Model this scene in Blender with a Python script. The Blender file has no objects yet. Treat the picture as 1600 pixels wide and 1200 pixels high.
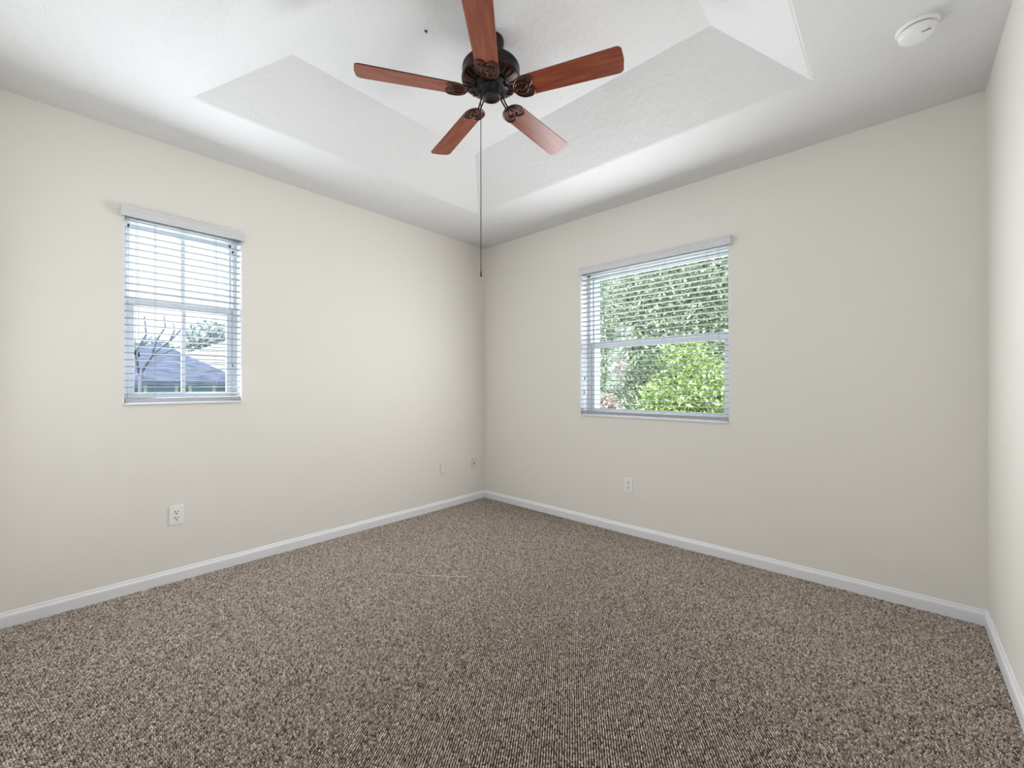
import bpy, bmesh, math, random
import numpy as np
from mathutils import Vector, Matrix
random.seed(7)
S = bpy.context.scene
C = S.collection
PI = math.pi

# ---------------------------------------------------------------- camera
cam_data = bpy.data.cameras.new('camera')
cam_data.sensor_fit = 'HORIZONTAL'
cam_data.sensor_width = 36.0
cam_data.lens = 657.35 / 1600.0 * 36.0
cam_data.clip_start = 0.02
cam_data.clip_end = 400
cam = bpy.data.objects.new('camera', cam_data)
C.objects.link(cam)
yaw, pitch, roll = 2.31130676, 0.00359356, -0.00103641
fw = Vector((math.cos(pitch) * math.cos(yaw), math.cos(pitch) * math.sin(yaw), math.sin(pitch)))
rt = Vector((math.sin(yaw), -math.cos(yaw), 0))
up = rt.cross(fw)
rt2 = rt * math.cos(roll) + up * math.sin(roll)
up2 = -rt * math.sin(roll) + up * math.cos(roll)
M = Matrix.Identity(4)
for i in range(3):
    M[i][0] = rt2[i]; M[i][1] = up2[i]; M[i][2] = -fw[i]
M.translation = (3.3706, -3.2374, 1.2348)
cam.matrix_world = M
S.camera = cam

# ---------------------------------------------------------------- world: hazy bright sky
W = bpy.data.worlds.new('sky'); S.world = W; W.use_nodes = True
nt = W.node_tree; nt.nodes.clear()
wo = nt.nodes.new('ShaderNodeOutputWorld'); bg = nt.nodes.new('ShaderNodeBackground')
tc = nt.nodes.new('ShaderNodeTexCoord'); sep = nt.nodes.new('ShaderNodeSeparateXYZ')
rmp = nt.nodes.new('ShaderNodeValToRGB')
rmp.color_ramp.elements[0].position = 0.0; rmp.color_ramp.elements[0].color = (0.62, 0.80, 1.0, 1)
rmp.color_ramp.elements[1].position = 0.55; rmp.color_ramp.elements[1].color = (0.80, 0.90, 1.0, 1)
nz = nt.nodes.new('ShaderNodeTexNoise'); nz.inputs['Scale'].default_value = 2.6; nz.inputs['Detail'].default_value = 6
cr = nt.nodes.new('ShaderNodeValToRGB')
cr.color_ramp.elements[0].position = 0.42; cr.color_ramp.elements[1].position = 0.58
mx = nt.nodes.new('ShaderNodeMixRGB'); mx.inputs[2].default_value = (1.0, 1.0, 1.0, 1)
nt.links.new(tc.outputs['Generated'], sep.inputs[0]); nt.links.new(sep.outputs['Z'], rmp.inputs[0])
nt.links.new(tc.outputs['Generated'], nz.inputs['Vector']); nt.links.new(nz.outputs['Fac'], cr.inputs[0])
nt.links.new(cr.outputs[0], mx.inputs[0]); nt.links.new(rmp.outputs[0], mx.inputs[1])
nt.links.new(mx.outputs[0], bg.inputs[0]); nt.links.new(bg.outputs[0], wo.inputs[0])
bg.inputs[1].default_value = 1.15

# ---------------------------------------------------------------- lights: sun outdoors, added area lamps standing in for window daylight
sd = bpy.data.lights.new('sun', 'SUN'); sd.energy = 9.0; sd.angle = math.radians(2); sd.color = (1.0, 0.95, 0.86)
so = bpy.data.objects.new('sun', sd); C.objects.link(so)
so.rotation_euler = Vector((-0.45, 0.62, -0.75)).to_track_quat('-Z', 'Y').to_euler()

def daylight(name, loc, direction, sx, sy, power, color):  # area lamp added at a window to stand in for its daylight
    d = bpy.data.lights.new(name, 'AREA'); d.shape = 'RECTANGLE'; d.size = sx; d.size_y = sy
    d.energy = power; d.color = color
    o = bpy.data.objects.new(name, d); C.objects.link(o)
    o.location = loc; o.rotation_euler = Vector(direction).to_track_quat('-Z', 'Y').to_euler()
daylight('daylight_fill_left', (0.064, -2.646, 1.68), (1, 0.05, -0.16), 0.58, 1.08, 21, (0.85, 0.93, 1.0))  # added lamp on the room side of the blind, lights the room
daylight('outer_fill_left', (-0.40, -2.646, 1.70), (1, 0, 0.0), 0.60, 1.12, 12, (0.90, 0.96, 1.0))  # added lamp outside the glass, brightens frame and reveals
daylight('daylight_fill_back', (1.874, -0.064, 1.59), (0, -1, -0.10), 1.20, 1.20, 30, (0.97, 0.98, 1.0))  # added lamp in front of the wide blind, lights the room
daylight('outer_fill_back', (1.874, 0.40, 1.61), (0, -1, 0.0), 1.24, 1.26, 17, (0.95, 0.98, 1.0))  # added lamp outside the wide window, brightens its recess

S.view_settings.view_transform = 'Standard'
S.view_settings.look = 'None'
S.view_settings.gamma = 1
S.view_settings.use_curve_mapping = False
S.view_settings.exposure = 0.17

# ---------------------------------------------------------------- materials
def mat(name, color, rough=0.6, metal=0.0, spec=0.5):
    m = bpy.data.materials.new(name); m.use_nodes = True
    b = m.node_tree.nodes['Principled BSDF']
    b.inputs['Base Color'].default_value = (*color, 1); b.inputs['Roughness'].default_value = rough
    b.inputs['Metallic'].default_value = metal; b.inputs['Specular IOR Level'].default_value = spec
    return m
def bump(m, scale, strength, dist=0.002, detail=4, lo=None, hi=None, kind='noise'):
    n = m.node_tree; b = n.nodes['Principled BSDF']
    t = n.nodes.new('ShaderNodeTexCoord')
    x = n.nodes.new('ShaderNodeTexNoise'); x.inputs['Scale'].default_value = scale; x.inputs['Detail'].default_value = detail
    n.links.new(t.outputs['Object'], x.inputs['Vector'])
    src = x.outputs['Fac']
    if lo is not None:
        r = n.nodes.new('ShaderNodeValToRGB'); r.color_ramp.elements[0].position = lo; r.color_ramp.elements[1].position = hi
        n.links.new(src, r.inputs[0]); src = r.outputs[0]
    bp = n.nodes.new('ShaderNodeBump'); bp.inputs['Strength'].default_value = strength; bp.inputs['Distance'].default_value = dist
    n.links.new(src, bp.inputs['Height']); n.links.new(bp.outputs[0], b.inputs['Normal'])
    return m
def vary(m, c1, c2, scale, detail=3, stretch=(1, 1, 1), lo=0.35, hi=0.65):
    n = m.node_tree; b = n.nodes['Principled BSDF']
    t = n.nodes.new('ShaderNodeTexCoord'); mp = n.nodes.new('ShaderNodeMapping'); mp.inputs['Scale'].default_value = stretch
    x = n.nodes.new('ShaderNodeTexNoise'); x.inputs['Scale'].default_value = scale; x.inputs['Detail'].default_value = detail
    r = n.nodes.new('ShaderNodeValToRGB'); r.color_ramp.elements[0].position = lo; r.color_ramp.elements[1].position = hi
    r.color_ramp.elements[0].color = (*c1, 1); r.color_ramp.elements[1].color = (*c2, 1)
    n.links.new(t.outputs['Object'], mp.inputs[0]); n.links.new(mp.outputs[0], x.inputs['Vector'])
    n.links.new(x.outputs['Fac'], r.inputs[0]); n.links.new(r.outputs[0], b.inputs['Base Color'])
    return m

M_wall = bump(mat('cream_wall_paint', (0.872, 0.842, 0.788), 0.75, spec=0.25), 55, 0.12, 0.002)
M_ceil = bump(mat('white_ceiling_paint', (0.80, 0.80, 0.805), 0.8, spec=0.2), 22, 0.28, 0.004, 5, 0.45, 0.60)
M_trim = bump(mat('white_trim_paint', (0.90, 0.905, 0.94), 0.35), 12, 0.05, 0.001)
M_vinyl = mat('white_window_vinyl', (0.84, 0.87, 0.93), 0.35)
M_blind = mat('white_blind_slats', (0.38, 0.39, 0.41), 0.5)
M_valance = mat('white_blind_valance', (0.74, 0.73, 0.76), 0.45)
M_sill = bump(mat('pale_marble_sill', (0.78, 0.77, 0.78), 0.3), 9, 0.05)
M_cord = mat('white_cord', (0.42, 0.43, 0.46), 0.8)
M_tassel = mat('dark_tassel', (0.03, 0.028, 0.025), 0.5)
M_plate = mat('white_plastic', (0.94, 0.94, 0.94), 0.35)
M_plate2 = mat('painted_plate', (0.80, 0.76, 0.71), 0.5)
M_slot = mat('dark_slot', (0.02, 0.02, 0.02), 0.6)
M_bronze = vary(mat('dark_bronze', (0.02, 0.017, 0.015), 0.32, 0.75), (0.016, 0.015, 0.015), (0.05, 0.028, 0.02), 8)
M_bronze_hi = mat('rubbed_bronze', (0.11, 0.05, 0.04), 0.3, 0.9)
M_black = mat('black_metal', (0.012, 0.012, 0.013), 0.35, 0.5)
M_wood = vary(mat('mahogany_wood', (0.2, 0.05, 0.03), 0.25, spec=0.5), (0.15, 0.020, 0.009), (0.28, 0.072, 0.030), 5, 4, (1.0, 9, 1), 0.25, 0.75)
M_edge = mat('dark_blade_edge', (0.03, 0.012, 0.01), 0.4)
M_chain = mat('chain_metal', (0.03, 0.022, 0.018), 0.6, 0.3)
M_lint = mat('white_lint', (0.8, 0.79, 0.75), 0.9)

def glass_mat():
    m = bpy.data.materials.new('window_glass'); m.use_nodes = True; n = m.node_tree; n.nodes.clear()
    o = n.nodes.new('ShaderNodeOutputMaterial'); t = n.nodes.new('ShaderNodeBsdfTransparent'); g = n.nodes.new('ShaderNodeBsdfGlossy')
    g.inputs['Roughness'].default_value = 0.02; t.inputs[0].default_value = (0.95, 0.97, 0.98, 1)
    f = n.nodes.new('ShaderNodeMixShader'); f.inputs[0].default_value = 0.015
    n.links.new(t.outputs[0], f.inputs[1]); n.links.new(g.outputs[0], f.inputs[2]); n.links.new(f.outputs[0], o.inputs[0])
    return m
M_glass = glass_mat()

# ---------------------------------------------------------------- mesh helpers
def finish(name, bm, m, parent=None, smooth=False, angle=None):
    me = bpy.data.meshes.new(name)
    bmesh.ops.recalc_face_normals(bm, faces=bm.faces[:])
    bm.to_mesh(me); bm.free()
    for mm in (m if isinstance(m, (list, tuple)) else [m]): me.materials.append(mm)
    if smooth:
        for p in me.polygons: p.use_smooth = True
        if angle: me.set_sharp_from_angle(angle=math.radians(angle))
    o = bpy.data.objects.new(name, me); C.objects.link(o)
    if parent: o.parent = parent
    return o
def box(bm, x0, x1, y0, y1, z0, z1, bev=0.0, mi=0):
    v = [bm.verts.new(p) for p in ((x0, y0, z0), (x1, y0, z0), (x1, y1, z0), (x0, y1, z0), (x0, y0, z1), (x1, y0, z1), (x1, y1, z1), (x0, y1, z1))]
    fs = [bm.faces.new([v[i] for i in f]) for f in ((0, 3, 2, 1), (4, 5, 6, 7), (0, 1, 5, 4), (1, 2, 6, 5), (2, 3, 7, 6), (3, 0, 4, 7))]
    for f in fs: f.material_index = mi
    if bev > 0:
        es = list({e for f in fs for e in f.edges})
        bmesh.ops.bevel(bm, geom=es, offset=bev, segments=2, affect='EDGES', profile=0.6)
def tube(bm, pts, r, n=8, closed=False, cap=True):
    pts = [Vector(p) for p in pts]; rings = []
    N = len(pts)
    rr = r if isinstance(r, (list, tuple)) else [r] * N
    ref = None
    for i, p in enumerate(pts):
        if closed: d = pts[(i + 1) % N] - pts[i - 1]
        else: d = pts[min(i + 1, N - 1)] - pts[max(i - 1, 0)]
        d.normalize()
        if ref is None or abs(ref.dot(d)) > 0.98:
            ref = Vector((0, 0, 1)) if abs(d.z) < 0.9 else Vector((1, 0, 0))
        a = (ref - d * ref.dot(d)).normalized(); ref = a
        b = d.cross(a)
        rings.append([bm.verts.new(p + (a * math.cos(2 * PI * k / n) + b * math.sin(2 * PI * k / n)) * rr[i]) for k in range(n)])
    for i in range(N if closed else N - 1):
        A = rings[i]; B = rings[(i + 1) % N]
        for k in range(n): bm.faces.new((A[k], A[(k + 1) % n], B[(k + 1) % n], B[k]))
    if cap and not closed:
        bm.faces.new(rings[0][::-1]); bm.faces.new(rings[-1])
def lathe(bm, prof, n=48, center=(0, 0), cap0=True, cap1=True):
    rings = []
    for r, z in prof:
        rings.append([bm.verts.new((center[0] + r * math.cos(2 * PI * k / n), center[1] + r * math.sin(2 * PI * k / n), z)) for k in range(n)])
    for A, B in zip(rings, rings[1:]):
        for k in range(n): bm.faces.new((A[k], A[(k + 1) % n], B[(k + 1) % n], B[k]))
    if cap0: bm.faces.new(rings[0][::-1])
    if cap1: bm.faces.new(rings[-1])
def prism(bm, outline, z0, z1, mi=0):
    a = [bm.verts.new((x, y, z0)) for x, y in outline]; b = [bm.verts.new((x, y, z1)) for x, y in outline]
    bm.faces.new(a[::-1]).material_index = mi; bm.faces.new(b).material_index = mi
    n = len(a)
    for i in range(n): bm.faces.new((a[i], a[(i + 1) % n], b[(i + 1) % n], b[i])).material_index = mi
def quad(bm, *ps):
    return bm.faces.new([bm.verts.new(p) for p in ps])
def thing(name, label, cat, loc=(0, 0, 0), group=None):
    o = bpy.data.objects.new(name, None); C.objects.link(o); o.location = loc; o.empty_display_size = 0.1
    o['label'] = label; o['category'] = cat
    if group: o['group'] = group
    return o
def tag(o, label, cat, group=None, kind=None):
    o['label'] = label; o['category'] = cat
    if group: o['group'] = group
    if kind: o['kind'] = kind
    return o
def struct(o, label=None, cat=None):
    o['kind'] = 'structure'
    if label: o['label'] = label
    if cat: o['category'] = cat
    return o

RW, RD, RH, TH = 3.713, 3.44, 2.75, 3.0      # room width, depth, soffit height, tray height
WT = 0.30                                     # outer wall thickness
# ---------------------------------------------------------------- room shell
# window openings
LY0, LY1, LZ0, LZ1 = -2.951, -2.343, 1.118, 2.285
BX0, BX1, BZ0, BZ1 = 1.253, 2.496, 0.962, 2.275

bm = bmesh.new()      # left wall, opening in it
zt = RH + 0.3
box(bm, -WT, 0, -RD - 0.2, LY0, -0.05, zt); box(bm, -WT, 0, LY1, 0.0, -0.05, zt)
box(bm, -WT, 0, LY0, LY1, -0.05, LZ0); box(bm, -WT, 0, LY0, LY1, LZ1, zt)
struct(finish('wall_left', bm, M_wall), 'cream painted wall on the left with the narrow window', 'wall')
bm = bmesh.new()
box(bm, -WT, BX0, 0, WT, -0.05, zt); box(bm, BX1, RW + 0.2, 0, WT, -0.05, zt)
box(bm, BX0, BX1, 0, WT, -0.05, BZ0); box(bm, BX0, BX1, 0, WT, BZ1, zt)
struct(finish('wall_back', bm, M_wall), 'cream painted wall right of the far corner with the wide window', 'wall')
bm = bmesh.new(); box(bm, RW, RW + 0.2, -RD - 0.2, 0, -0.05, zt)
struct(finish('wall_right', bm, M_wall), 'bright cream wall at the right edge of the room', 'wall')
bm = bmesh.new(); box(bm, 0, RW, -RD - 0.2, -RD, -0.05, zt)
struct(finish('wall_near', bm, M_wall), 'cream wall behind the camera', 'wall')
bm = bmesh.new(); box(bm, 0, RW, -RD, 0, -0.25, -0.003)
M_backing = mat('gap_shade_backing', (0.02, 0.014, 0.010), 0.95)  # near-black colour deepens the shade in the gaps between loops
struct(finish('floor', bm, M_backing), 'floor under the looped brown carpet', 'floor')

# tray ceiling: flat soffit ring, four sloping faces, raised flat centre
bm = bmesh.new()
tx0, tx1, ty0, ty1 = 0.642, 3.064, -2.745, -0.690
ux0, ux1, uy0, uy1 = 1.002, 2.704, -2.375, -1.060
# soften lip with a small bevel
o_ = [(0, -RD), (RW, -RD), (RW, 0), (0, 0)]
t_ = [(tx0, ty0), (tx1, ty0), (tx1, ty1), (tx0, ty1)]
u_ = [(ux0, uy0), (ux1, uy0), (ux1, uy1), (ux0, uy1)]
vo = [bm.verts.new((x, y, RH)) for x, y in o_]; vt = [bm.verts.new((x, y, RH)) for x, y in t_]; vu = [bm.verts.new((x, y, TH)) for x, y in u_]
for i in range(4):
    j = (i + 1) % 4
    bm.faces.new((vo[i], vo[j], vt[j], vt[i])); bm.faces.new((vt[i], vt[j], vu[j], vu[i]))
bm.faces.new(vu)
lip = [e for e in bm.edges if all(v in vt for v in e.verts)]
bmesh.ops.bevel(bm, geom=lip, offset=0.006, segments=3, affect='EDGES')
# closed top slab so that the roof has thickness
w = [bm.verts.new((x, y, TH + 0.15)) for x, y in ((-0.0, -RD), (RW, -RD), (RW, 0), (0, 0))]
bm.faces.new(w)
struct(finish('ceiling', bm, M_ceil), 'white textured tray ceiling with sloping sides', 'ceiling')
# roof over the room, keeps the sky out
bm = bmesh.new(); box(bm, -WT - 0.0, RW + 0.2, -RD - 0.2, WT, TH + 0.16, TH + 0.3)
M_out = mat('pale_blue_outer_wall', (0.42, 0.54, 0.72), 0.8)
struct(finish('roof_slab_1', bm, M_out), 'flat slab above the ceiling', 'roof')

# baseboards: flat board with a rounded shoulder and thin top edge
prof = [(0, 0), (0.0145, 0), (0.0145, 0.058), (0.012, 0.066), (0.0075, 0.071), (0.006, 0.079), (0.003, 0.083), (0, 0.083)]
def baseboard(name, a, b, nrm, label, ma=0, mb=0):
    a = Vector((*a, 0)); b = Vector((*b, 0)); n = Vector((*nrm, 0)); d = (b - a).normalized()
    bm = bmesh.new()
    A = [bm.verts.new(a + n * x + d * (ma * x) + Vector((0, 0, z - 0.003))) for x, z in prof]
    B = [bm.verts.new(b + n * x - d * (mb * x) + Vector((0, 0, z - 0.003))) for x, z in prof]
    k = len(prof)
    for i in range(k): bm.faces.new((A[i], A[(i + 1) % k], B[(i + 1) % k], B[i]))
    bm.faces.new(A[::-1]); bm.faces.new(B)
    struct(finish(name, bm, M_trim), label, 'baseboard')
baseboard('baseboard_left', (0, -RD), (0, 0), (1, 0), 'white baseboard along the left wall', 1, 1)
baseboard('baseboard_back', (0, 0), (RW, 0), (0, -1), 'white baseboard under the wide window', 1, 1)
baseboard('baseboard_right', (RW, 0), (RW, -RD), (-1, 0), 'white baseboard along the right wall', 1, 1)

# ---------------------------------------------------------------- windows.  frames are built in a local frame (u along the wall, d outward, z) and mapped
def mapper(kind):
    if kind == 'L': return lambda u, d, z: (-d, u, z)      # left wall: outward is -x
    return lambda u, d, z: (u, d, z)                       # back wall: outward is +y
def lbox(bm, f, u0, u1, d0, d1, z0, z1, bev=0.0):
    p, q = f(u0, d0, z0), f(u1, d1, z1)
    box(bm, min(p[0], q[0]), max(p[0], q[0]), min(p[1], q[1]), max(p[1], q[1]), z0, z1, bev)

def window(name, kind, u0, u1, z0, z1, zm, label, muntin=None, side=0.035, lower=0.045):
    f = mapper(kind)
    root = bpy.data.objects.new(name, None); C.objects.link(root); struct(root, label, 'window')
    bm = bmesh.new()     # outer frame
    lbox(bm, f, u0, u0 + side, 0.12, 0.19, z0, z1, 0.003); lbox(bm, f, u1 - side, u1, 0.12, 0.19, z0, z1, 0.003)
    lbox(bm, f, u0, u1, 0.12, 0.19, z0, z0 + 0.03, 0.003); lbox(bm, f, u0, u1, 0.12, 0.19, z1 - 0.04, z1, 0.003)
    finish('window_frame', bm, M_vinyl, root)
    # lower sash
    a, b = u0 + side + 0.002, u1 - side - 0.002
    bm = bmesh.new(); st = 0.032
    lbox(bm, f, a, a + st, 0.13, 0.158, z0 + 0.03, zm + 0.02, 0.003); lbox(bm, f, b - st, b, 0.13, 0.158, z0 + 0.03, zm + 0.02, 0.003)
    lbox(bm, f, a, b, 0.129, 0.16, z0 + 0.03, z0 + 0.03 + lower, 0.003); lbox(bm, f, a, b, 0.127, 0.16, zm - 0.028, zm + 0.026, 0.004)
    if muntin is not None: lbox(bm, f, muntin - 0.011, muntin + 0.011, 0.137, 0.152, z0 + 0.05, zm)
    s = finish('lower_sash', bm, M_vinyl, root)
    bm = bmesh.new(); lbox(bm, f, a + 0.01, b - 0.01, 0.1435, 0.1465, z0 + 0.04, zm); finish('pane', bm, M_glass, s)
    bm = bmesh.new()
    lbox(bm, f, a, a + 0.012, 0.162, 0.186, zm, z1 - 0.03, 0.002); lbox(bm, f, b - 0.012, b, 0.162, 0.186, zm, z1 - 0.03, 0.002)
    lbox(bm, f, a, b, 0.162, 0.186, zm - 0.02, zm + 0.02, 0.002); lbox(bm, f, a, b, 0.162, 0.186, z1 - 0.07, z1 - 0.03, 0.002)
    if muntin is not None: lbox(bm, f, muntin - 0.011, muntin + 0.011, 0.166, 0.182, zm, z1 - 0.05)
    s = finish('upper_sash', bm, M_vinyl, root)
    bm = bmesh.new(); lbox(bm, f, a + 0.006, b - 0.006, 0.1735, 0.1765, zm, z1 - 0.05); finish('pane', bm, M_glass, s)
    # sash lock on the meeting rail
    bm = bmesh.new(); c = (u0 + u1) / 2; lbox(bm, f, c - 0.02, c + 0.02, 0.112, 0.127, zm + 0.008, zm + 0.022, 0.003); finish('sash_lock', bm, M_vinyl, root)
    # sill board
    bm = bmesh.new(); lbox(bm, f, u0 + 0.0005, u1 - 0.0005, -0.012, 0.12, z0, z0 + 0.014, 0.003); finish('window_sill', bm, M_sill, root)
    # painted reveal lining and bright outer return
    bm = bmesh.new()
    lbox(bm, f, u0, u0 + 0.003, 0.0, 0.12, z0 + 0.014, z1); lbox(bm, f, u1 - 0.003, u1, 0.0, 0.12, z0 + 0.014, z1)
    finish('reveal', bm, M_trim, root)
    bm = bmesh.new()
    lbox(bm, f, u0 - 0.001, u0 + 0.02, 0.19, 0.31, z0, z1); lbox(bm, f, u1 - 0.02, u1 + 0.001, 0.19, 0.31, z0, z1)
    finish('outer_return', bm, M_out, root)
    return root
window('window_1', 'L', LY0, LY1, LZ0, LZ1, 1.753, 'narrow white window with a middle bar, left wall', muntin=-2.645, side=0.026)
window('window_2', 'B', BX0, BX1, BZ0, BZ1, 1.607, 'wide white window facing green leaves, back wall', side=0.035, lower=0.03)

def blind(kind, u0, u1, zb, ztop, label, cords, ladders, group, pitch, dc=0.034, tilt=0.0):
    f = mapper(kind)
    root = thing('window_blind', label, 'blind', f((u0 + u1) / 2, dc, zb), group)
    inv = Vector(root.location)
    def fin(name, bm, m, par=root, **k):
        bmesh.ops.translate(bm, verts=bm.verts[:], vec=-inv)
        return finish(name, bm, m, par, **k)
    # slats, gently crowned
    bm = bmesh.new(); w = 0.0245; z = zb + 0.052; n = 0
    while z < ztop - 0.03:
        ang = tilt
        pts = []
        for k in range(5):
            t = -1 + k / 2
            dd, zz = t * w, 0.0010 * (1 - t * t)
            pts.append((dc + dd * math.cos(ang) - zz * math.sin(ang), z + zz * math.cos(ang) + dd * math.sin(ang)))
        top = [(d, zz + 0.0021) for d, zz in pts]; bot = [(d, zz - 0.0021) for d, zz in pts][::-1]
        ring = top + bot
        A = [bm.verts.new(f(u0, d, zz)) for d, zz in ring]; B = [bm.verts.new(f(u1, d, zz)) for d, zz in ring]
        for i in range(10): bm.faces.new((A[i], A[(i + 1) % 10], B[(i + 1) % 10], B[i]))
        bm.faces.new(A[::-1]); bm.faces.new(B)
        z += pitch; n += 1
    fin('slats', bm, M_blind)
    bm = bmesh.new(); lbox(bm, f, u0, u1, dc - 0.025, dc + 0.025, zb + 0.006, zb + 0.030, 0.005); fin('bottom_rail', bm, M_blind)
    bm = bmesh.new(); lbox(bm, f, u0, u1, dc - 0.026, dc + 0.026, ztop - 0.022, ztop + 0.02, 0.002); fin('headrail', bm, M_blind)
    for lu in ladders:      # string ladders
        bm = bmesh.new()
        for d in (dc - 0.0265, dc + 0.0265): tube(bm, [f(lu, d, zb + 0.02), f(lu, d, ztop)], 0.0007, 5)
        z = zb + 0.05
        while z < ztop - 0.03:
            tube(bm, [f(lu, dc - 0.0265, z - 0.0012), f(lu, dc + 0.0265, z - 0.0012)], 0.0006, 4); z += pitch
        fin('ladder_cord', bm, M_cord)
    for (cu, ztas, double) in cords:
        bm = bmesh.new()
        us = (cu - 0.004, cu + 0.005) if double else (cu,)
        for i, x in enumerate(us): tube(bm, [f(x, -0.004, ztop - 0.01), f(x + 0.001, -0.004, (ztas + ztop) / 2), f(x + (0.004 if i else -0.003) * double, -0.004, ztas + 0.012)], 0.0010, 6)
        c = fin('pull_cord', bm, M_cord)
        for i, x in enumerate(us):
            xx = x + (0.004 if i else -0.003) * double; dz = 0.012 * i * (1 if kind == 'L' else 0.3)
            bm = bmesh.new()
            z0 = ztas - 0.014 - dz
            tube(bm, [f(xx, -0.004, z0), f(xx, -0.004, z0 + 0.004), f(xx, -0.004, z0 + 0.02), f(xx, -0.004, z0 + 0.030)], [0.0045, 0.0055, 0.0040, 0.0015], 10)
            t = fin('tassel', bm, M_tassel, c, smooth=True)
    return root, f, fin

def valance(root, fin, f, u0, u1, z0, z1):
    # moulded front board with returns to the wall
    prof = [(0, 0.0), (0.012, 0.0), (0.012, 0.006), (0.010, 0.012), (0.012, 0.02), (0.012, 0.036), (0.009, 0.042), (0.012, 0.048), (0.014, 0.056), (0.014, 1.0), (0, 1.0)]
    dep = 0.042; h = z1 - z0
    pr = [(dd, (zz if zz < 1 else h)) for dd, zz in prof if zz < h or zz == 1.0]
    bm = bmesh.new()
    A = [bm.verts.new(f(u0, -(dep - 0.012 + dd), z0 + zz)) for dd, zz in pr]; B = [bm.verts.new(f(u1, -(dep - 0.012 + dd), z0 + zz)) for dd, zz in pr]
    k = len(pr)
    for i in range(k): bm.faces.new((A[i], A[(i + 1) % k], B[(i + 1) % k], B[i]))
    bm.faces.new(A[::-1]); bm.faces.new(B)
    lbox(bm, f, u0, u0 + 0.010, -(dep - 0.012), -0.0005, z0, z1); lbox(bm, f, u1 - 0.010, u1, -(dep - 0.012), -0.0005, z0, z1)
    lbox(bm, f, u0 + 0.01, u1 - 0.01, -0.0295, -0.0005, z1 - 0.006, z1 - 0.001)
    fin('valance', bm, M_valance)

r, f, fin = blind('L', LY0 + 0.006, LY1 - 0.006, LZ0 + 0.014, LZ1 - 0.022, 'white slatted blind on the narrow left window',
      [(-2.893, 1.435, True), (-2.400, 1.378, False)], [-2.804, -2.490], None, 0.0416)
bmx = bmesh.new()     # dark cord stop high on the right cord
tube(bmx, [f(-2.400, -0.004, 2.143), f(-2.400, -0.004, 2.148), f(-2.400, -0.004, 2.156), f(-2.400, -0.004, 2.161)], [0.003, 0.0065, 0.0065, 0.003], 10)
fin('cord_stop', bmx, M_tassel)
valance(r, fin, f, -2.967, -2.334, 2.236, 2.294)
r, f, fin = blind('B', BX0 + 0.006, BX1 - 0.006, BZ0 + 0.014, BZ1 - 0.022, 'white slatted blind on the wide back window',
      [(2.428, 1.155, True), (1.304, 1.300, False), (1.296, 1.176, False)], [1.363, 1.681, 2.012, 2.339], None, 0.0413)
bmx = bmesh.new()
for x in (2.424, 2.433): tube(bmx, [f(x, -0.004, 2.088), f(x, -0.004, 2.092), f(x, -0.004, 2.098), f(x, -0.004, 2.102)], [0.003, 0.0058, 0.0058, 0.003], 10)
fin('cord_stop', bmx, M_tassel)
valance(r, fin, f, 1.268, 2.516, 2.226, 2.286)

# ---------------------------------------------------------------- wall plates
def plate(name, label, cat, kind, u, z, style, m=M_plate, w=0.072, h=0.116):
    # local: x across, y out of wall (towards room), z up
    g = (lambda a, b, c: (b, u + a, z + c)) if kind == 'L' else (lambda a, b, c: (u + a, -b, z + c))
    root = thing(name, label, cat, g(0, 0, 0)); inv = Vector(root.location)
    def fb(nm, bm, mm, par=root, **k):
        bmesh.ops.translate(bm, verts=bm.verts[:], vec=-inv); return finish(nm, bm, mm, par, **k)
    def gb(bm, a0, a1, b0, b1, c0, c1, bev=0):
        p = g(a0, b0, c0); q = g(a1, b1, c1)
        box(bm, min(p[0], q[0]), max(p[0], q[0]), min(p[1], q[1]), max(p[1], q[1]), p[2], q[2], bev)
    bm = bmesh.new(); gb(bm, -w / 2, w / 2, 0.0002, 0.0065, -h / 2, h / 2, 0.0025); fb('wall_plate', bm, m)
    if style == 'duplex':
        for c in (0.0195, -0.0195):
            bm = bmesh.new(); R = 0.0172
            ring = []
            for k in range(24):
                t = 2 * PI * k / 24; a = R * math.cos(t); cc = max(-0.0135, min(0.0135, R * math.sin(t))); ring.append((a, cc))
            A = [bm.verts.new(g(a, 0.006, c + cc)) for a, cc in ring]; B = [bm.verts.new(g(a, 0.0085, c + cc)) for a, cc in ring]
            for k in range(24): bm.faces.new((A[k], A[(k + 1) % 24], B[(k + 1) % 24], B[k]))
            bm.faces.new(B)
            fc = fb('socket', bm, m)
            bm = bmesh.new()
            gb(bm, -0.0092, -0.0048, 0.0083, 0.0088, c + 0.0002, c + 0.0100); gb(bm, 0.0048, 0.0090, 0.0083, 0.0088, c + 0.0005, c + 0.0085)
            tube(bm, [g(0, 0.0083, c - 0.0075), g(0, 0.0088, c - 0.0075)], 0.0038, 12)
            fb('slots', bm, M_slot, fc)
    if style == 'blank_duplex':
        for c in (0.0195, -0.0195):
            bm = bmesh.new(); tube(bm, [g(0, 0.006, c), g(0, 0.0105, c)], [0.016, 0.014], 20); fb('socket', bm, M_plate)
    if style == 'coax':
        bm = bmesh.new(); tube(bm, [g(0, 0.006, 0), g(0, 0.015, 0)], 0.0055, 12); fb('connector', bm, M_slot)
    scr = [(0, 0)] if 'duplex' in style else [(0, 0.042), (0, -0.042)]
    for a, c in scr:
        bm = bmesh.new(); tube(bm, [g(a, 0.006, c), g(a, 0.0078, c)], 0.0028, 10); fb('screw', bm, m)
plate('electrical_outlet', 'white double socket low on the left wall below the narrow window', 'outlet', 'L', -2.703, 0.416, 'duplex')
plate('electrical_outlet', 'white double socket low on the back wall below the wide window', 'outlet', 'B', 1.724, 0.407, 'duplex')
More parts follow.
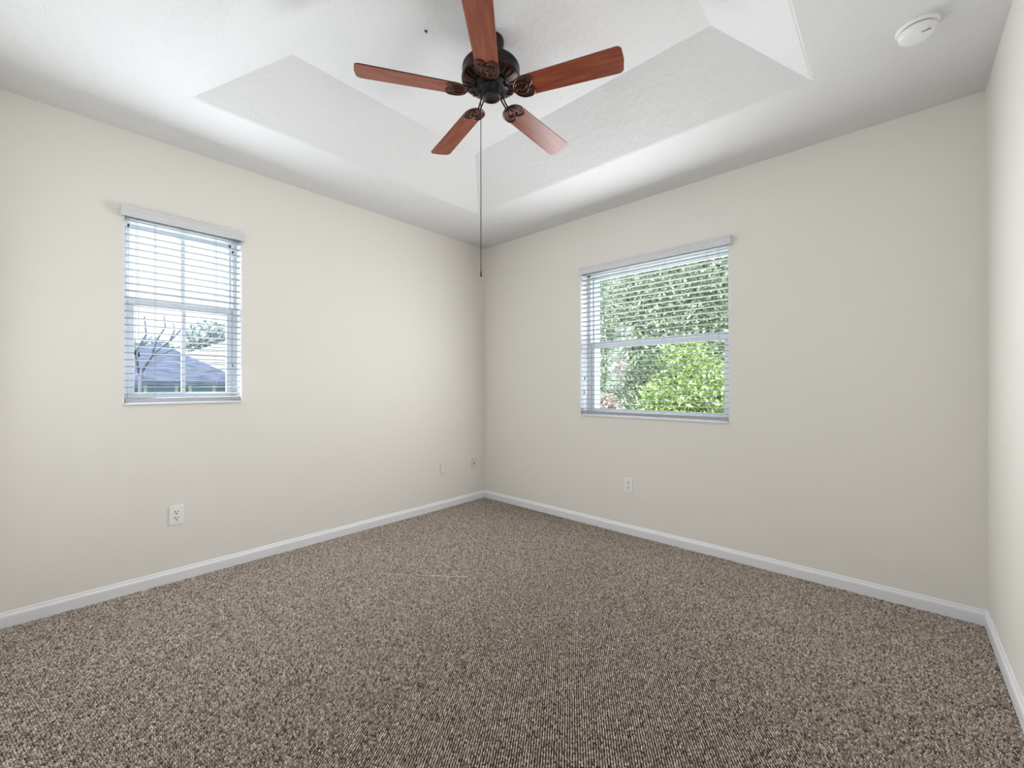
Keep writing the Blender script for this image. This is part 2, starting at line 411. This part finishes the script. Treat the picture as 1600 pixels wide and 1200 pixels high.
plate('wall_socket_plate', 'cream painted double plate on left wall, left of the corner plate', 'outlet', 'L', -0.582, 0.398, 'blank_duplex', M_plate2)
plate('cable_socket_plate', 'cream cable plate with dark centre, beside the far corner', 'outlet', 'L', -0.165, 0.396, 'coax', M_plate2)

# ---------------------------------------------------------------- smoke detector
sm = thing('smoke_detector', 'round white smoke detector on the ceiling near the right wall', 'smoke detector', (3.440, -0.768, RH))
bm = bmesh.new(); lathe(bm, [(0.070, 0), (0.070, -0.006), (0.066, -0.012), (0.060, -0.014)], 48); finish('mounting_base', bm, M_plate, sm, True, 40)
bm = bmesh.new(); lathe(bm, [(0.0585, -0.013), (0.0585, -0.019)], 48); finish('vent_gap', bm, M_slot, sm)
bm = bmesh.new(); lathe(bm, [(0.0615, -0.018), (0.0625, -0.024), (0.060, -0.034), (0.052, -0.041), (0.040, -0.044), (0.018, -0.045)], 48); finish('cover', bm, M_plate, sm, True, 50)
bm = bmesh.new()
M_grille = mat('grey_grille', (0.30, 0.30, 0.31), 0.6)
box(bm, 0.012, 0.040, -0.032, -0.024, -0.0455, -0.0425, 0.001)
o = finish('test_button', bm, M_grille, sm)

# ---------------------------------------------------------------- ceiling hook
hk = bmesh.new()
lathe(hk, [(0.006, 0), (0.006, -0.002), (0.002, -0.003)], 12)
tube(hk, [(0, 0, -0.002), (0, 0, -0.010), (0.005, 0.002, -0.015), (0.010, 0.002, -0.012), (0.012, 0.002, -0.007)], 0.0016, 6)
o = finish('ceiling_hook', hk, M_chain); o.location = (1.647, -1.986, TH)
tag(o, 'tiny metal hook in the raised ceiling left of the fan', 'hook')

# ---------------------------------------------------------------- ceiling fan
FX, FY = 1.842, -1.722
fan = thing('ceiling_fan', 'five-blade ceiling fan with dark bronze motor and mahogany blades', 'ceiling fan', (FX, FY, TH))
def Z(z): return z - TH
bm = bmesh.new(); lathe(bm, [(0.066, 0), (0.068, -0.010), (0.064, -0.030), (0.048, -0.052), (0.026, -0.062), (0.018, -0.066)], 40); finish('canopy', bm, M_bronze, fan, True, 50)
bm = bmesh.new(); lathe(bm, [(0.0135, -0.055), (0.0135, -0.135)], 20); finish('downrod', bm, M_bronze, fan, True, 50)
bm = bmesh.new()
lathe(bm, [(0.020, Z(2.885)), (0.045, Z(2.884)), (0.095, Z(2.878)), (0.132, Z(2.868)), (0.146, Z(2.856)), (0.1475, Z(2.848)), (0.144, Z(2.842)), (0.144, Z(2.812)), (0.150, Z(2.806)), (0.150, Z(2.796)), (0.143, Z(2.788)), (0.120, Z(2.779)), (0.088, Z(2.772)), (0.070, Z(2.770))], 64)
house = finish('motor_housing', bm, M_bronze, fan, True, 35)
# raised fins of the vents round the underside
for k in range(30):
    if k % 6 == 5: continue
    a = 2 * PI * k / 30 + math.radians(237.4 + 36) - 2 * PI * 2 / 30
    c, s = math.cos(a), math.sin(a)
    bm = bmesh.new(); tube(bm, [(0.100 * c, 0.100 * s, Z(2.7725)), (0.120 * c, 0.120 * s, Z(2.7765)), (0.141 * c, 0.141 * s, Z(2.7850))], [0.0022, 0.003, 0.0022], 6)
    finish('vent_fin', bm, M_bronze_hi, house, True)
bm = bmesh.new()
lathe(bm, [(0.090, Z(2.774)), (0.090, Z(2.764)), (0.084, Z(2.760)), (0.052, Z(2.757)), (0.046, Z(2.750)), (0.044, Z(2.722)), (0.050, Z(2.718)), (0.050, Z(2.712))], 40)
sw = finish('switch_housing', bm, M_black, fan, True, 40)
bm = bmesh.new(); lathe(bm, [(0.050, Z(2.713)), (0.0485, Z(2.709)), (0.042, Z(2.707)), (0.040, Z(2.709)), (0.001, Z(2.7065))], 40)
finish('end_cap', bm, M_bronze, sw, True, 50)

BT = 2.722
def blade_outline():
    # x outwards, y across; rounded root, softly rounded tip
    pts = []
    r0, r1 = 0.128, 0.662; w0, w1 = 0.056, 0.066
    for k in range(13):      # root half-oval
        t = PI / 2 + PI * k / 12
        pts.append((r0 + 0.055 + 0.055 * math.cos(t), w0 * math.sin(t)))
    cr = 0.021
    for k in range(7):
        t = -PI / 2 + (PI / 2) * k / 6; pts.append((r1 - 0.005 - cr + cr * math.cos(t), -w1 + cr + cr * math.sin(t)))
    pts.append((r1, 0.0))
    for k in range(7):
        t = (PI / 2) * k / 6; pts.append((r1 - 0.005 - cr + cr * math.cos(t), w1 - cr + cr * math.sin(t)))
    return pts
def make_blade(ang, pitch_):
    T = Matrix.Rotation(ang, 4, 'Z') @ Matrix.Translation((0, 0, Z(BT))) @ Matrix.Rotation(pitch_, 4, 'X')
    bm = bmesh.new(); prism(bm, blade_outline(), 0, 0.006)
    for f_ in bm.faces:
        if len(f_.verts) == 4: f_.material_index = 1
    bmesh.ops.bevel(bm, geom=[e for e in bm.edges if abs(e.verts[0].co.z - e.verts[1].co.z) < 1e-6 and len(e.link_faces) == 2], offset=0.0015, segments=1, affect='EDGES')
    o = finish('fan_blade', bm, [M_wood, M_edge], fan); o.matrix_local = T
    # iron: plate over the root of the blade with raised rim and interlaced loops
    bm = bmesh.new()
    rim = []
    for k in range(25):
        t = PI / 2 + PI * k / 24
        rim.append((0.186 + 0.060 * math.cos(t), 0.0575 * math.sin(t), -0.003))
    lobeL = [(0.186, -0.0575, -0.003), (0.212, -0.054, -0.003), (0.226, -0.036, -0.003), (0.222, -0.015, -0.003), (0.206, 0.0, -0.003), (0.222, 0.015, -0.003), (0.226, 0.036, -0.003), (0.212, 0.054, -0.003)]
    sm_l = []
    ctl = [rim[-1]] + lobeL + [rim[0], rim[1]]
    for q in range(1, len(ctl) - 2):
        p0, p1, p2, p3 = (Vector(ctl[q - 1]), Vector(ctl[q]), Vector(ctl[q + 1]), Vector(ctl[q + 2]))
        for t in (0, 0.33, 0.67):
            sm_l.append(tuple(0.5 * ((2 * p1) + (p2 - p0) * t + (2 * p0 - 5 * p1 + 4 * p2 - p3) * t * t + (3 * p1 - p0 - 3 * p2 + p3) * t ** 3)))
    lobeL = sm_l[1:]
    rim = rim[:-1] if (Vector(rim[-1]) - Vector(lobeL[0])).length < 0.002 else rim
    tube(bm, rim + lobeL, 0.0042, 8, closed=True)
    # heart loops
    for s in (-1, 1):
        loop = []
        for k in range(20):
            t = 2 * PI * k / 20
            loop.append((0.168 + 0.030 * math.cos(t), s * 0.012 + 0.019 * math.sin(t), -0.005))
        tube(bm, loop, 0.0032, 8, closed=True)
    tube(bm, [(0.136, 0, -0.004), (0.150, 0.0, -0.006), (0.172, 0, -0.005)], 0.004, 8)
    # backing web between rim and blade
    web = [(x * 1.0, y * 0.97) for x, y, _ in rim + lobeL]
    prism(bm, web, -0.0022, -0.0004, 1)
    i = finish('blade_iron', bm, [M_bronze_hi, M_bronze2], fan, True, 35); i.matrix_local = T
    # arms from the hub to the plate
    bm = bmesh.new()
    Ti = T.inverted(); A0 = Matrix.Rotation(ang, 4, 'Z')
    for s in (-1, 1):
        p = [A0 @ Vector((0.064, s * 0.010, Z(2.764))), A0 @ Vector((0.085, s * 0.009, Z(2.752))), A0 @ Vector((0.105, s * 0.007, Z(2.735))), T @ Vector((0.130, s * 0.006, -0.004))]
        tube(bm, p, 0.0042, 8)
    finish('arm', bm, M_bronze, i, True).matrix_local = T.inverted()
    # screws
    for x, y in ((0.200, -0.036), (0.200, 0.036), (0.150, 0.0)):
        bm = bmesh.new(); tube(bm, [(x, y, -0.001), (x, y, -0.006)], [0.0042, 0.003], 10)
        finish('screw', bm, M_bronze, i)
M_bronze2 = mat('bronze_plate', (0.075, 0.030, 0.024), 0.4, 0.6)
for k in range(5):
    make_blade(math.radians(237.4 - 72 * k), math.radians(-12))

# pull chain
bm = bmesh.new()
cx, cy = -0.038, -0.036
tube(bm, [(cx, cy, Z(2.755)), (cx, cy, Z(1.815))], 0.0019, 6)
z = 2.74
while z > 1.82:
    bmesh.ops.create_icosphere(bm, subdivisions=1, radius=0.0026, matrix=Matrix.Translation((cx, cy, Z(z)))); z -= 0.012
ch = finish('pull_chain', bm, M_chain, fan)
bm = bmesh.new(); lathe(bm, [(0.001, Z(1.825)), (0.003, Z(1.820)), (0.0034, Z(1.808)), (0.0045, Z(1.800)), (0.0045, Z(1.794)), (0.002, Z(1.790))], 12, (cx, cy)); finish('chain_pull', bm, M_chain, ch, True)

# ---------------------------------------------------------------- looped carpet
def carpet():
    rng = np.random.default_rng(3)
    th = math.radians(124.6); su, sv = 0.0081, 0.0088      # rows of loops run slightly off the diagonal of the room
    I, J = np.meshgrid(np.arange(-700, 700), np.arange(-700, 700), indexing='ij')
    u = I.ravel() * su + (J.ravel() % 2) * su * 0.22; v = J.ravel() * sv
    u = u + rng.normal(0, 0.0007, u.shape); v = v + rng.normal(0, 0.0006, u.shape)
    x = RW / 2 + u * math.cos(th) - v * math.sin(th); y = -RD / 2 + u * math.sin(th) + v * math.cos(th)
    inside = (x > 0.016) & (x < RW - 0.016) & (y < -0.016) & (y > -RD + 0.01)
    x, y = x[inside], y[inside]
    z = rng.normal(0, 0.0005, x.shape)
    co = np.stack([x, y, z], 1).astype(np.float32)
    me = bpy.data.meshes.new('carpet'); me.vertices.add(len(co)); me.vertices.foreach_set('co', co.ravel())
    at = me.attributes.new('rnd', 'FLOAT', 'POINT'); at.data.foreach_set('value', rng.random(len(co)).astype(np.float32))
    me.update()
    o = bpy.data.objects.new('carpet', me); C.objects.link(o)
    m = bpy.data.materials.new('berber_yarn'); m.use_nodes = True; n = m.node_tree; b = n.nodes['Principled BSDF']
    b.inputs['Roughness'].default_value = 0.95; b.inputs['Specular IOR Level'].default_value = 0.1
    oi = n.nodes.new('ShaderNodeObjectInfo'); rp = n.nodes.new('ShaderNodeValToRGB'); rp.color_ramp.interpolation = 'LINEAR'
    el = rp.color_ramp.elements
    el[0].position = 0.0; el[0].color = (0.13, 0.095, 0.075, 1)
    el[1].position = 1.0; el[1].color = (0.80, 0.75, 0.69, 1)
    for p, c in ((0.12, (0.30, 0.235, 0.185)), (0.5, (0.45, 0.375, 0.315)), (0.90, (0.61, 0.54, 0.475))):
        e = el.new(p); e.color = (*c, 1)
    n.links.new(oi.outputs['Random'], rp.inputs[0]); n.links.new(rp.outputs[0], b.inputs['Base Color'])
    me.materials.append(m)
    g = bpy.data.node_groups.new('carpet_loops', 'GeometryNodeTree')
    g.interface.new_socket('Geometry', in_out='INPUT', socket_type='NodeSocketGeometry')
    g.interface.new_socket('Geometry', in_out='OUTPUT', socket_type='NodeSocketGeometry')
    gi = g.nodes.new('NodeGroupInput'); go = g.nodes.new('NodeGroupOutput')
    ico = g.nodes.new('GeometryNodeMeshIcoSphere'); ico.inputs['Radius'].default_value = 1.0; ico.inputs['Subdivisions'].default_value = 2
    tr = g.nodes.new('GeometryNodeTransform'); tr.inputs['Scale'].default_value = (0.0036, 0.0030, 0.0046); tr.inputs['Rotation'].default_value = (0, 0.3, th)
    sm_ = g.nodes.new('GeometryNodeSetShadeSmooth'); smt = g.nodes.new('GeometryNodeSetMaterial'); smt.inputs['Material'].default_value = m
    iop = g.nodes.new('GeometryNodeInstanceOnPoints')
    rr = g.nodes.new('FunctionNodeRandomValue'); rr.data_type = 'FLOAT_VECTOR'
    rr.inputs[0].default_value = (-0.25, -0.25, -0.35); rr.inputs[1].default_value = (0.25, 0.25, 0.35)
    rs = g.nodes.new('FunctionNodeRandomValue'); rs.data_type = 'FLOAT_VECTOR'; rs.inputs['Seed'].default_value = 5
    rs.inputs[0].default_value = (0.85, 0.85, 0.8); rs.inputs[1].default_value = (1.15, 1.12, 1.2)
    L = g.links.new
    L(ico.outputs[0], tr.inputs[0]); L(tr.outputs[0], sm_.inputs[0]); L(sm_.outputs[0], smt.inputs[0])
    L(gi.outputs[0], iop.inputs['Points']); L(smt.outputs[0], iop.inputs['Instance'])
    L(rr.outputs[0], iop.inputs['Rotation']); L(rs.outputs[0], iop.inputs['Scale']); L(iop.outputs[0], go.inputs[0])
    md = o.modifiers.new('loops', 'NODES'); md.node_group = g
    tag(o, 'brown and beige looped carpet covering the whole floor', 'carpet', kind='stuff')
carpet()

# lint lying on the carpet
bm = bmesh.new(); rng = random.Random(4)
for (sx, sy, ex, ey) in ((0.870, -1.783, 0.985, -1.700), (1.06, -1.640, 1.330, -1.434)):
    n = 14; p = []
    for k in range(n):
        t = k / (n - 1); p.append((sx + (ex - sx) * t + rng.uniform(-.003, .003), sy + (ey - sy) * t + rng.uniform(-.003, .003), 0.0052 + rng.uniform(-0.0008, 0.0008)))
    tube(bm, p, 0.0015, 5)
o = finish('thread', bm, M_lint); tag(o, 'thin white thread lying on the carpet in mid room', 'thread')

# ---------------------------------------------------------------- outdoors
GZ = -3.0
bm = bmesh.new(); box(bm, -60, 40, -60, 60, GZ - 0.3, GZ)
M_grass = vary(mat('lawn', (0.12, 0.2, 0.07), 0.9), (0.10, 0.16, 0.06), (0.22, 0.30, 0.12), 0.8)
o = finish('ground', bm, M_grass); struct(o, 'lawn outside the windows', 'ground')

def leaf_mat(name, c1, c2, c3, trans=0.35):
    m = bpy.data.materials.new(name); m.use_nodes = True; n = m.node_tree; b = n.nodes['Principled BSDF']; out = n.nodes['Material Output']
    gn = n.nodes.new('ShaderNodeNewGeometry'); rp = n.nodes.new('ShaderNodeValToRGB'); el = rp.color_ramp.elements
    el[0].color = (*c1, 1); el[1].color = (*c3, 1); e = el.new(0.55); e.color = (*c2, 1)
    n.links.new(gn.outputs['Random Per Island'], rp.inputs[0]); n.links.new(rp.outputs[0], b.inputs['Base Color'])
    b.inputs['Roughness'].default_value = 0.45
    t = n.nodes.new('ShaderNodeBsdfTranslucent'); n.links.new(rp.outputs[0], t.inputs[0])
    x = n.nodes.new('ShaderNodeMixShader'); x.inputs[0].default_value = trans
    n.links.new(b.outputs[0], x.inputs[1]); n.links.new(t.outputs[0], x.inputs[2]); n.links.new(x.outputs[0], out.inputs[0])
    return m
M_leaf = leaf_mat('tree_leaves', (0.22, 0.32, 0.22), (0.42, 0.53, 0.37), (0.76, 0.84, 0.70))
M_lime = leaf_mat('lime_leaves', (0.16, 0.28, 0.12), (0.42, 0.58, 0.20), (0.78, 0.88, 0.56), 0.35)
M_bark = bump(mat('bark', (0.16, 0.13, 0.11), 0.9), 14, 0.6, 0.02)
M_palebark = mat('grey_branches', (0.12, 0.14, 0.22), 0.9)

def leaves(name, blobs, count, size, m, parent, seed):
    rng = np.random.default_rng(seed)
    bl = np.array(blobs, float); vol = bl[:, 3] * bl[:, 4] * bl[:, 5]; pr = vol ** 0.75; pr /= pr.sum()
    idx = rng.choice(len(bl), count, p=pr)
    d = rng.normal(size=(count, 3)); d /= np.linalg.norm(d, axis=1)[:, None]
    rad = rng.random(count) ** 0.4
    c = bl[idx, :3] + d * rad[:, None] * bl[idx, 3:6]
    a = rng.normal(size=(count, 3)); a /= np.linalg.norm(a, axis=1)[:, None]
    b = rng.normal(size=(count, 3)); b -= a * (a * b).sum(1)[:, None]; b /= np.linalg.norm(b, axis=1)[:, None]
    nn = np.cross(a, b)
    s = size * (0.7 + 0.6 * rng.random(count))[:, None]
    P = np.stack([c - a * s, c - b * s * 0.42 + nn * s * 0.12, c + a * s, c + b * s * 0.42 + nn * s * 0.12], 1).reshape(-1, 3).astype(np.float32)
    me = bpy.data.meshes.new(name); me.vertices.add(count * 4); me.vertices.foreach_set('co', P.ravel())
    me.loops.add(count * 4); me.loops.foreach_set('vertex_index', np.arange(count * 4, dtype=np.int32))
    me.polygons.add(count); me.polygons.foreach_set('loop_start', np.arange(0, count * 4, 4, dtype=np.int32))
    me.update(calc_edges=True); me.materials.append(m)
    o = bpy.data.objects.new(name, me); C.objects.link(o); o.parent = parent
    return o
def trunk(name, paths, m, parent):
    bm = bmesh.new()
    for pts, r0, r1 in paths:
        k = len(pts); tube(bm, pts, [r0 + (r1 - r0) * i / (k - 1) for i in range(k)], 8)
    return finish(name, bm, m, parent, True)

def tree(name, label, cat, base, blobs, count, size, m, seed, tr=0.12, bark=None, group=None):
    root = thing(name, label, cat, base, group); B = Vector(base)
    rng = random.Random(seed)
    bl = [(x - B.x, y - B.y, z - B.z, a, b, c) for x, y, z, a, b, c in blobs]
    cx = sum(b[0] for b in bl) / len(bl); cy = sum(b[1] for b in bl) / len(bl); zz = min(b[2] for b in bl)
    fork = Vector((cx * 0.6, cy * 0.6, max(0.4, zz * 0.55)))
    paths = [([(0, 0, -0.05), (cx * 0.3, cy * 0.3, fork.z * 0.5), tuple(fork)], tr, tr * 0.7)]
    for b in bl:
        e = Vector(b[:3]); mid = (fork + e) / 2 + Vector((rng.uniform(-.2, .2), rng.uniform(-.2, .2), rng.uniform(-.1, .3)))
        paths.append(([tuple(fork), tuple(mid), tuple(e)], tr * 0.6, tr * 0.12))
    trunk('trunk', paths, bark or M_bark, root)
    leaves('foliage', bl, count, size, m, root, seed)
    return root
# leafy trees outside the wide window
tree('leafy_tree', 'pale green leafy tree filling the view of the wide window', 'tree', (0.6, 5.6, GZ),
     [(-1.0, 5.3, 3.2, 1.3, 1.0, 1.2), (0.3, 5.3, 3.6, 1.3, 1.0, 1.3), (1.5, 5.35, 3.3, 1.2, 1.0, 1.3), (0.2, 5.35, 2.2, 1.5, 1.0, 1.0), (1.4, 5.3, 1.8, 1.0, 0.9, 0.9), (-1.2, 5.4, 1.6, 1.0, 0.9, 1.1), (2.6, 5.6, 2.6, 1.0, 1.0, 1.3), (-0.5, 5.5, 0.6, 1.2, 0.8, 0.9), (0.6, 5.6, 5.0, 1.4, 1.0, 1.0), (1.8, 5.6, 0.4, 1.2, 0.8, 1.0)], 46000, 0.055, M_leaf, 11)
tree('lime_bush', 'bright lime green shrub low in the view of the wide window', 'shrub', (0.85, 3.45, GZ),
     [(0.75, 3.35, 0.95, 0.55, 0.4, 0.55), (1.30, 3.4, 1.15, 0.5, 0.4, 0.5), (0.55, 3.4, 0.6, 0.4, 0.4, 0.5), (1.1, 3.4, 0.4, 0.7, 0.45, 0.6), (0.9, 3.5, 1.65, 0.45, 0.3, 0.35)], 9000, 0.042, M_lime, 12, 0.05)
M_pinkleaf = leaf_mat('dry_pink_leaves', (0.30, 0.22, 0.22), (0.60, 0.48, 0.50), (0.85, 0.80, 0.82))
tree('dry_shrub', 'pinkish brown shrub at the lower left of the wide window view', 'shrub', (-0.42, 3.5, GZ),
     [(-0.42, 3.4, 0.75, 0.36, 0.3, 0.35), (-0.42, 3.5, 0.2, 0.42, 0.3, 0.5), (-0.22, 3.5, 1.55, 0.16, 0.2, 0.14)], 1800, 0.045, M_pinkleaf, 13, 0.04)

# houses seen through the narrow window
M_hwall = mat('pale_blue_stucco', (0.26, 0.33, 0.48), 0.9)
M_hroof = vary(mat('slate_blue_shingles', (0.25, 0.3, 0.42), 0.9), (0.06, 0.08, 0.15), (0.12, 0.155, 0.25), 3, 2, (1, 1, 8))
M_hwin = mat('house_window_glass', (0.25, 0.36, 0.62), 0.15)
M_htrim = mat('house_white_trim', (0.8, 0.85, 0.95), 0.7)
def tile_mat():
    m = mat('pale_roof_tiles', (0.7, 0.68, 0.66), 0.8); n = m.node_tree; b = n.nodes['Principled BSDF']
    t = n.nodes.new('ShaderNodeTexCoord'); w = n.nodes.new('ShaderNodeTexWave'); w.bands_direction = 'Z'; w.inputs['Scale'].default_value = 1.1
    w.inputs['Distortion'].default_value = 0.4
    r = n.nodes.new('ShaderNodeValToRGB'); r.color_ramp.elements[0].color = (0.16, 0.17, 0.20, 1); r.color_ramp.elements[1].color = (0.42, 0.41, 0.40, 1); r.color_ramp.elements[0].position = 0.1; r.color_ramp.elements[1].position = 0.5
    n.links.new(t.outputs['Object'], w.inputs['Vector']); n.links.new(w.outputs['Fac'], r.inputs[0]); n.links.new(r.outputs[0], b.inputs['Base Color'])
    return m
M_tile = tile_mat()
def gable_house(label, x0, x1, ya, yb, ze, zr, wall_m, roof_m, axis='x', wins=()):
    """ridge along x (axis='x', gable faces us) or along y."""
    root = thing('house', label, 'house', ((x0 + x1) / 2, (ya + yb) / 2, GZ)); B = Vector(root.location)
    def fn(nm, bm, m, par=root): bmesh.ops.translate(bm, verts=bm.verts[:], vec=-B); return finish(nm, bm, m, par)
    bm = bmesh.new(); box(bm, x0, x1, ya, yb, GZ, ze)
    fn('house_wall', bm, wall_m)
    bm = bmesh.new(); ov = 0.35; th = 0.14
    if axis == 'x':
        ym = (ya + yb) / 2; sl = (zr - ze) / (yb - ym)
        for s, ye in ((-1, ya), (1, yb)):
            e = ye + s * ov; z = ze - sl * ov
            a = [(x1 + ov, e, z), (x1 - 1.3, ym, zr), (x0 + 1.3, ym, zr), (x0 - ov, e, z)]
            va = [bm.verts.new(p) for p in a]; vb = [bm.verts.new((p[0], p[1], p[2] + th)) for p in a]
            bm.faces.new(va); bm.faces.new(vb[::-1])
            for i in range(4): bm.faces.new((va[i], va[(i + 1) % 4], vb[(i + 1) % 4], vb[i]))
        zl = ze - sl * ov + th
        for xe, xr in ((x1 + ov, x1 - 1.3), (x0 - ov, x0 + 1.3)): quad(bm, (xe, ya - ov, zl), (xe, yb + ov, zl), (xr, ym, zr + th))
        box(bm, x0 - ov, x1 + ov, ya - ov, yb + ov, zl - th, zl)
    else:
        xm = (x0 + x1) / 2; hip = (x1 - x0) / 2
        b_ = [(x1 + ov, ya - ov, ze), (x1 + ov, yb + ov, ze), (x0 - ov, yb + ov, ze), (x0 - ov, ya - ov, ze)]
        r_ = [(xm, ya + hip, zr), (xm, yb - hip, zr)]
        vb = [bm.verts.new(p) for p in b_]; vr = [bm.verts.new(p) for p in r_]
        bm.faces.new((vb[0], vb[1], vr[1], vr[0])); bm.faces.new((vb[2], vb[3], vr[0], vr[1])); bm.faces.new((vb[1], vb[2], vr[1])); bm.faces.new((vb[3], vb[0], vr[0])); bm.faces.new(vb)
    fn('roof', bm, roof_m)
    for (a, b, c, d) in wins:
        bm = bmesh.new(); box(bm, x1 - 0.02, x1 + 0.05, a - 0.08, b + 0.08, c - 0.08, d + 0.08); w = fn('house_window', bm, M_htrim)
        bm = bmesh.new(); box(bm, x1 + 0.04, x1 + 0.07, a, b, c, d); fn('pane', bm, M_hwin, w)
    return root
gable_house('blue-grey house with a peaked hip roof seen low through the narrow window', -19, -12, -2.7, 0.5, 1.46, 2.45, M_hwall, M_hroof, 'x',
            [(-2.3, -1.85, 0.2, 1.25), (-1.45, -0.85, 0.2, 1.25), (-0.45, 0.05, 0.2, 1.25)])
gable_house('pale tiled-roof house behind the blue-grey house', -34, -24, 0.0, 12.0, 2.0, 4.4, M_hwall, M_tile, 'y')
# bare tree close by
bt = thing('bare_tree', 'leafless tree with crooked branches at the left of the narrow window view', 'tree', (-5.5, -2.32, GZ))
def P(y, z, x=-5.5): return (x + 5.5, y + 2.32, z - GZ)
trunk('trunk', [([P(-2.32, GZ), P(-2.34, -1), P(-2.30, 0.6), P(-2.28, 1.5)], 0.035, 0.028)], M_palebark, bt)
trunk('branches', [([P(-2.28, 1.45), P(-2.14, 1.75), P(-1.92, 1.98), P(-1.72, 2.25)], 0.022, 0.010),
                   ([P(-2.14, 1.75), P(-2.10, 1.95), P(-1.98, 2.2), P(-2.0, 2.4)], 0.015, 0.007),
                   ([P(-2.29, 1.4), P(-2.36, 1.75), P(-2.22, 2.05), P(-2.24, 2.35)], 0.020, 0.009),
                   ([P(-2.36, 1.75), P(-2.46, 1.95), P(-2.42, 2.2)], 0.012, 0.006),
                   ([P(-2.18, 1.70), P(-1.98, 1.78), P(-1.78, 1.90), P(-1.6, 1.92)], 0.012, 0.006),
                   ([P(-1.92, 1.98), P(-1.86, 2.15), P(-1.88, 2.3)], 0.012, 0.005)], M_palebark, bt)
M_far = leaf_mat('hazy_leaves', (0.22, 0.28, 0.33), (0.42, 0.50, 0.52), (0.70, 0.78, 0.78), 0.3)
tree('hazy_tree', 'grey-green tree on the right, above the pale tiled roof', 'tree', (-38, 6.5, GZ),
     [(-38, 5.4, 5.0, 2.2, 1.8, 1.5), (-38, 7.8, 5.2, 2.2, 1.8, 1.6), (-38, 6.5, 4.0, 2.2, 2.6, 1.4)], 4200, 0.22, M_far, 21, 0.25)
tree('hazy_tree', 'low grey-green tree showing left above the blue-grey hip roof', 'tree', (-38, 0.6, GZ),
     [(-38, -0.6, 3.4, 2.0, 1.3, 1.2), (-38, 1.9, 3.6, 2.0, 1.4, 1.3)], 3000, 0.22, M_far, 22, 0.25)
